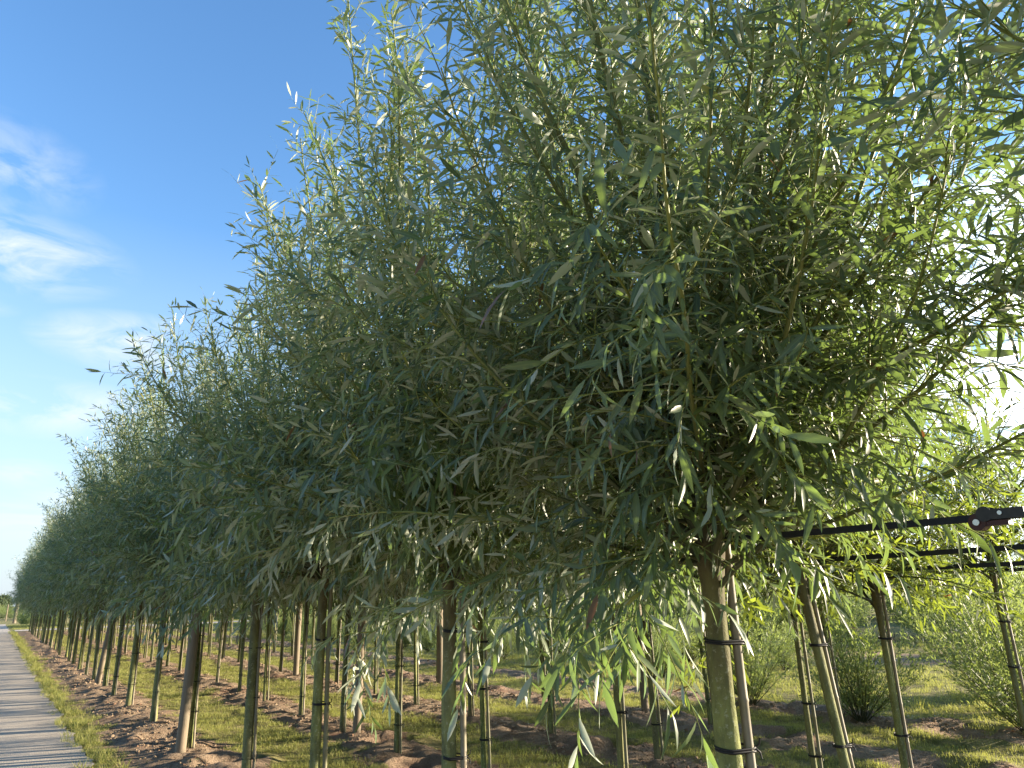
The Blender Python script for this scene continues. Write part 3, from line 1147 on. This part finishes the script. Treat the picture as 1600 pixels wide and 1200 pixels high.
rsS = np.random.RandomState(77)
SN = ['first shrub row behind the willows', 'second shrub row behind the willows', 'third shrub row behind the willows']
spots = [[(8.9, 3.5, 1, .95), (8.85, 5.2, 0, .98), (8.9, 6.95, 0, 1.0)] + [(8.9, 6.95 + 1.75 * k, 0, .8) for k in range(5, 16, 3)],
         [(10.7, 2.6 + 1.9 * k, (k * 2) % 3, .82) for k in range(0, 18)],
         [(12.9 + (0 if k != 2 else 2), 2.5 + 2.3 * k, (k + 1) % 3, .85) for k in range(0, 16)]]
for rI, ls in enumerate(spots):
    for k, (x, y, vi, sc) in enumerate(ls):
        if (rI and 6.0 < y < 8.6) or math.degrees(math.atan2(x, y)) > 73.5:
            continue
        x += rsS.uniform(-.12, .12)
        y += rsS.uniform(-.15, .15)
        root = empty('shrub', (x, y, 0))
        fm, sm, stems = shrubs[vi]
        sc *= rsS.uniform(.9, 1.1) * (.68 if y > 9 else (1 if rI == 0 else 1.2))
        root.scale = (sc, sc, sc)
        root.rotation_euler = (0, 0, rsS.uniform(0, 6.28))
        tag(put('foliage', fm, None, root), kind='stuff')
        if y < 9 and rI == 0:
            for b_m in stems:
                put('stem', b_m, None, root)
        else:
            tag(put('stems', sm, None, root), kind='stuff')
        lab = {(0, 0): 'bushy grey-green shrub at the right edge beside the leaning thin trunk', (0, 1): 'round open shrub with fanned stems between the leaning trunks at right',
               (0, 2): 'narrow upright shrub just right of the closest trunk'}.get((rI, k), 'grey-green bush, %s of the %s' % (ORD[k] if k else 'nearest', SN[rI]))
        tag(root, lab, 'shrub', 'shrubs behind the willow rows')

# ------------------------------------------------------------------ scatter (grass, clods, far thicket)
def scatter(name, pts, rz, sc, sources, label, cat='', seed=0):
    me = D.meshes.new(name)
    me.vertices.add(len(pts))
    me.vertices.foreach_set('co', np.asarray(pts, np.float32).ravel())
    for nm, arr in (('rz', rz), ('sc', sc)):
        a = me.attributes.new(nm, 'FLOAT', 'POINT')
        a.data.foreach_set('value', np.asarray(arr, np.float32))
    o = put(name, me)
    coll = D.collections.new(name + '_sources')
    for s in sources:
        coll.objects.link(s)
    ng = D.node_groups.new(name, 'GeometryNodeTree')
    ng.interface.new_socket('Geometry', in_out='INPUT', socket_type='NodeSocketGeometry')
    ng.interface.new_socket('Geometry', in_out='OUTPUT', socket_type='NodeSocketGeometry')
    nn, ll = ng.nodes, ng.links
    gi, go = nn.new('NodeGroupInput'), nn.new('NodeGroupOutput')
    ip = nn.new('GeometryNodeInstanceOnPoints')
    ci = nn.new('GeometryNodeCollectionInfo')
    ci.inputs['Collection'].default_value = coll
    ci.inputs['Separate Children'].default_value = True
    ci.inputs['Reset Children'].default_value = True
    ip.inputs['Pick Instance'].default_value = True
    rv = nn.new('FunctionNodeRandomValue')
    rv.data_type = 'INT'
    rv.inputs[4].default_value = 0
    rv.inputs[5].default_value = len(sources) - 1
    rv.inputs['Seed'].default_value = seed
    ar = nn.new('GeometryNodeInputNamedAttribute')
    ar.data_type = 'FLOAT'
    ar.inputs[0].default_value = 'rz'
    asc = nn.new('GeometryNodeInputNamedAttribute')
    asc.data_type = 'FLOAT'
    asc.inputs[0].default_value = 'sc'
    cx = nn.new('ShaderNodeCombineXYZ')
    ll.new(ar.outputs[0], cx.inputs[2])
    ll.new(gi.outputs[0], ip.inputs['Points'])
    ll.new(ci.outputs[0], ip.inputs['Instance'])
    ll.new(rv.outputs[2], ip.inputs['Instance Index'])
    ll.new(cx.outputs[0], ip.inputs['Rotation'])
    ll.new(asc.outputs[0], ip.inputs['Scale'])
    ll.new(ip.outputs[0], go.inputs[0])
    md = o.modifiers.new('scatter', 'NODES')
    md.node_group = ng
    tag(o, label, cat or None, None, 'stuff')
    return o


def tuft_mesh(seed, n, rad, hgt, wid, lean=.5):
    rs = np.random.RandomState(seed)
    a = rs.uniform(0, 6.28, n)
    r = rad * np.sqrt(rs.uniform(0, 1, n))
    P = np.stack([np.cos(a) * r, np.sin(a) * r, np.full(n, -.008)], 1)
    b = rs.uniform(0, 6.28, n)
    ln = rs.uniform(.05, lean, n)
    Dv = norm(np.stack([np.cos(b) * ln, np.sin(b) * ln, np.ones(n)], 1))
    N = norm(np.stack([-np.cos(b), -np.sin(b), np.full(n, .4)], 1))
    L = hgt * rs.uniform(.4, 1.3, n)
    v, q, t_, c = leaf_arrays(P, Dv, N, L, wid * rs.uniform(.7, 1.3, n), rs.uniform(.0, .5, n), rs.beta(1.6, 1.6, n), np.zeros(n), RINGS2, None)
    m = mkmesh('tuft', v, q, t_, c)
    m.materials.append(M['grass'])
    return D.objects.new('tuft', m)


rsG = np.random.RandomState(9)


def sample(x0, x1, y0, y1, dens, pmask, sclo, schi, zadd=0.0):
    n = int((x1 - x0) * (y1 - y0) * dens)
    x = rsG.uniform(x0, x1, n)
    y = rsG.uniform(y0, y1, n)
    k = rsG.uniform(0, 1, n) < pmask(x, y)
    x, y = x[k], y[k]
    # only where the camera could see it, with a margin
    ang = np.degrees(np.arctan2(x, y))
    k = (ang > -22) & (ang < 88)
    x, y = x[k], y[k]
    return np.stack([x, y, height(x, y) + zadd], 1), rsG.uniform(0, 6.28, len(x)), rsG.uniform(sclo, schi, len(x))


def cat(*a):
    return [np.concatenate(z) for z in zip(*a)]


gmask = lambda x, y: np.where(x < PATH_R + .06 + .2 * (fbm(y * 2.1, y * 0, 77) - .6), 0, turf(x, y)) * (1 - .6 * (fbm(x * 2.3, y * 2.3, 61) < .42)) * ((y < TRACK[0]) | (y > TRACK[1]))
short = [tuft_mesh(s, 60, .11, .048, .0032, .9) for s in (1, 2, 3, 4)]
p, r_, s_ = cat(sample(1.0, 9.6, 2.5, 12, 95, gmask, .7, 1.2), sample(1.0, 10, 12, 26, 42, gmask, .9, 1.5), sample(1.0, 10.0, 26, 58, 14, gmask, 1.2, 1.9),
                sample(9.6, 18, 0.5, 16, 22, gmask, 1.1, 2.0), sample(9.6, 22, 16, 58, 5, gmask, 1.6, 2.6), sample(-40, 20, 63, 78, 3, lambda x, y: (np.abs(x + .8) > 2.0) * 1., 2, 3))
scatter('grass', p, r_, s_, short, 'short yellow-green mown grass growing between the tree rows', 'grass')
tall = [tuft_mesh(s, 30, .05, .13, .0042, .8) for s in (11, 12, 13)]
em = lambda x, y: np.exp(-((x - 1.12) / .13) ** 2) * (fbm(x * 2, y * 1.3, 91) > .36)
tm_ = lambda x, y: .35 * (turf(x, y) > .5) * (fbm(x * 1.2, y * 1.2, 66) > .5) * (x > 1.3)
wd = lambda x, y: .6 * (turf(x, y) > .5) * (fbm(x * .7, y * .7, 67) > .46)
p, r_, s_ = cat(sample(.9, 1.5, 3, 22, 130, em, .35, 1.0), sample(.9, 1.5, 22, 58, 60, em, .6, 1.2), sample(2.0, 10, 3, 20, 12, tm_, .4, .8), sample(9.3, 20, 0, 40, 6, wd, .8, 2.0))
scatter('tall_grass', p, r_, s_, tall, 'longer green grass tufts fringing the pale path', 'grass', 3)


def clod_mesh(seed):
    import bmesh
    bm = bmesh.new()
    bmesh.ops.create_icosphere(bm, subdivisions=2, radius=1)
    rs = np.random.RandomState(seed)
    ph = rs.uniform(0, 6.28, 6)
    for v in bm.verts:
        c = v.co
        f = 1 + .22 * math.sin(c.x * 3 + ph[0]) * math.cos(c.y * 3.3 + ph[1]) + .16 * math.sin(c.z * 5 + ph[2] + c.x * 4) + rs.uniform(-.12, .12)
        v.co = Vector((c.x * f * rs.uniform(.95, 1.05), c.y * f * .8, c.z * f * .62))
    m = D.meshes.new('clod')
    bm.to_mesh(m)
    bm.free()
    m.materials.append(M['clod'])
    return D.objects.new('clod', m)


clods = [clod_mesh(s) for s in (1, 2, 3, 4)]
cm = lambda x, y: (1 - turf(x, y)) * (x > 1.15) * (.08 + .92 * (fbm(x * 2.2, y * 2.2, 71) > .52))
p1 = sample(1.1, 9.6, 2.5, 14, 300, cm, .004, .020)
p2 = sample(1.1, 9.6, 14, 32, 50, cm, .010, .034)
p3 = sample(1.1, 9.6, 2.5, 16, 9, cm, .020, .038)
p, r_, s_ = cat(p1, p2, p3)
scatter('soil_clods', p, r_, s_, clods, 'dry brown and reddish soil clods scattered along the tree rows', 'soil', 5)
# small stones and fallen leaves on the path edge
pm = lambda x, y: (x > -2.5) * (x < .98) * (.25 + .75 * (x > .6))
p, r_, s_ = cat(sample(-2.5, 1.0, 5, 20, 14, pm, .003, .008, .016))
scatter('path_grit', p, r_, s_, [clod_mesh(8)], 'loose grit and soil crumbs lying on the path', 'gravel', 6)
lit = []
for s in (1, 2):
    n = 14
    rs = np.random.RandomState(s + 40)
    a = rs.uniform(0, 6.28, n)
    P = np.concatenate([rs.uniform(-.2, .2, (n, 2)), rs.uniform(.008, .02, (n, 1))], 1)
    v, q, t_, c = leaf_arrays(P, np.stack([np.cos(a), np.sin(a), rs.uniform(-.1, .15, n)], 1), norm(rs.normal(0, .3, (n, 3)) + [0, 0, 1]), rs.uniform(.04, .08, n), rs.uniform(.007, .012, n), rs.uniform(-.3, .4, n),
                              rs.uniform(0, 1, n), (rs.uniform(0, 1, n) < .8).astype(float), RINGS2, None)
    m_ = mkmesh('litter', v, q, t_, c)
    m_.materials.append(M['leaf'])
    lit.append(D.objects.new('litter', m_))
p, r_, s_ = cat(sample(1.1, 9.4, 2.5, 20, 5, lambda x, y: (1 - turf(x, y)) * .9, .8, 1.2))
scatter('leaf_litter', p, r_, s_, lit, 'fallen brown willow leaves on the bare soil', 'leaves', 7)

# thicket far behind the shrub rows
srcs = [D.objects.new('thicket_bush', shrubs[i][0]) for i in range(3)]
tp, tz, ts_ = [], [], []
for x0, x1, y0, y1, n, lo, hi in ((15, 22, 0, 14, 24, .8, 1.15), (14.5, 22, 14, 56, 90, .8, 1.2), (22, 42, 0, 75, 330, 1.0, 1.7), (2, 22, 66, 75, 60, .7, 1.2)):
    for _ in range(n):
        x, y = rsG.uniform(x0, x1), rsG.uniform(y0, y1)
        if math.hypot((x - 16.5) / 2.2, (y - 8.5) / 3.4) < 1 or math.degrees(math.atan2(x, y)) > 73:
            continue
        tp.append((x, y, 0))
        tz.append(rsG.uniform(0, 6.28))
        ts_.append(rsG.uniform(lo, hi))
scatter('thicket', tp, tz, ts_, srcs, 'dense pale green willow thicket beyond the nursery rows', 'thicket', 8)

# ------------------------------------------------------------------ far end of the path
def crown_tree(name, x, y, H_, Rr, seed, label):
    rs = np.random.RandomState(seed)
    root = empty(name, (x, y, 0))
    n = 5200
    k = 16
    cc = norm(rs.normal(0, 1, (k, 3))) * rs.uniform(.2, .75, (k, 1)) * np.array([Rr, Rr, H_ * .36]) + np.array([0, 0, H_ * .6])
    which = rs.randint(0, k, n)
    P = cc[which] + norm(rs.normal(0, 1, (n, 3))) * (rs.uniform(.2, 1, (n, 1)) ** .5) * Rr * .42
    Dv = norm(rs.normal(0, 1, (n, 3)))
    N = norm(rs.normal(0, .6, (n, 3)) + [0, 0, 1])
    L = np.full(n, Rr * .11)
    v, q, t_, c = leaf_arrays(P, Dv, N, L, L * .7, rs.uniform(0, .3, n), rs.uniform(0, 1, n), np.zeros(n), RINGS2, None)
    put('crown', mkmesh('crown', v, q, t_, c), M['far_leaf_hazed'], root)
    z = np.linspace(-.2, H_ * .6, 6)
    v, q = tubes(np.stack([0 * z, 0 * z, z], 1)[None], (np.linspace(1, .5, 6) * Rr * .09)[None], 7)
    put('trunk', mkmesh('trunk', v, q), M['bark'], root)
    tag(root, label, 'tree')
    return root


for i, (x, y, H_, Rr, lab) in enumerate([(1.2, 230, 4.3, 2.8, 'small rounded tree on the horizon at the left picture edge'),
                                         (8.6, 235, 5.0, 3.4, 'bushy dark tree on the horizon just left of the last willow'),
                                         (17, 260, 7, 5, 'distant tree on the horizon behind the end of the willow row'),
                                         (28, 280, 7, 6, 'distant tree half hidden by the willow crowns')]):
    crown_tree('distant_tree', x, y, H_, Rr, 500 + i, lab)

# hedge lines across the far field
tp, tz, ts_ = [], [], []
for _ in range(150):
    tp.append((rsG.uniform(-45, 30), rsG.uniform(104, 118), 0))
    tz.append(rsG.uniform(0, 6.28))
    ts_.append(rsG.uniform(.55, .85))
for _ in range(120):
    tp.append((rsG.uniform(-60, 40), rsG.uniform(175, 185), 0))
    tz.append(rsG.uniform(0, 6.28))
    ts_.append(rsG.uniform(.95, 1.3))
srcs2 = [D.objects.new('hedge_bush', shrubs[i][0]) for i in range(3)]
scatter('hedge', tp, tz, ts_, srcs2, 'low hedge of mixed bushes across the far field beyond the path', 'hedge', 9)
o = put('fence_post', post_mesh('fence_post', .16, 2.3, 12), None)
o.location = (1.75, 88, 0)
tag(o, 'stout brown gate post at the far end of the path', 'post')
for k in range(3):
    o = put('field_post', post_mesh('field_post', .06, 1.8, 13), None)
    o.location = (.35 + .8 * k, 100, 0)
    tag(o, 'thin pale post, %s from the left, in the line before the far hedge' % ORD[k].replace('nearest', 'first'), 'post', 'thin posts before the far hedge')
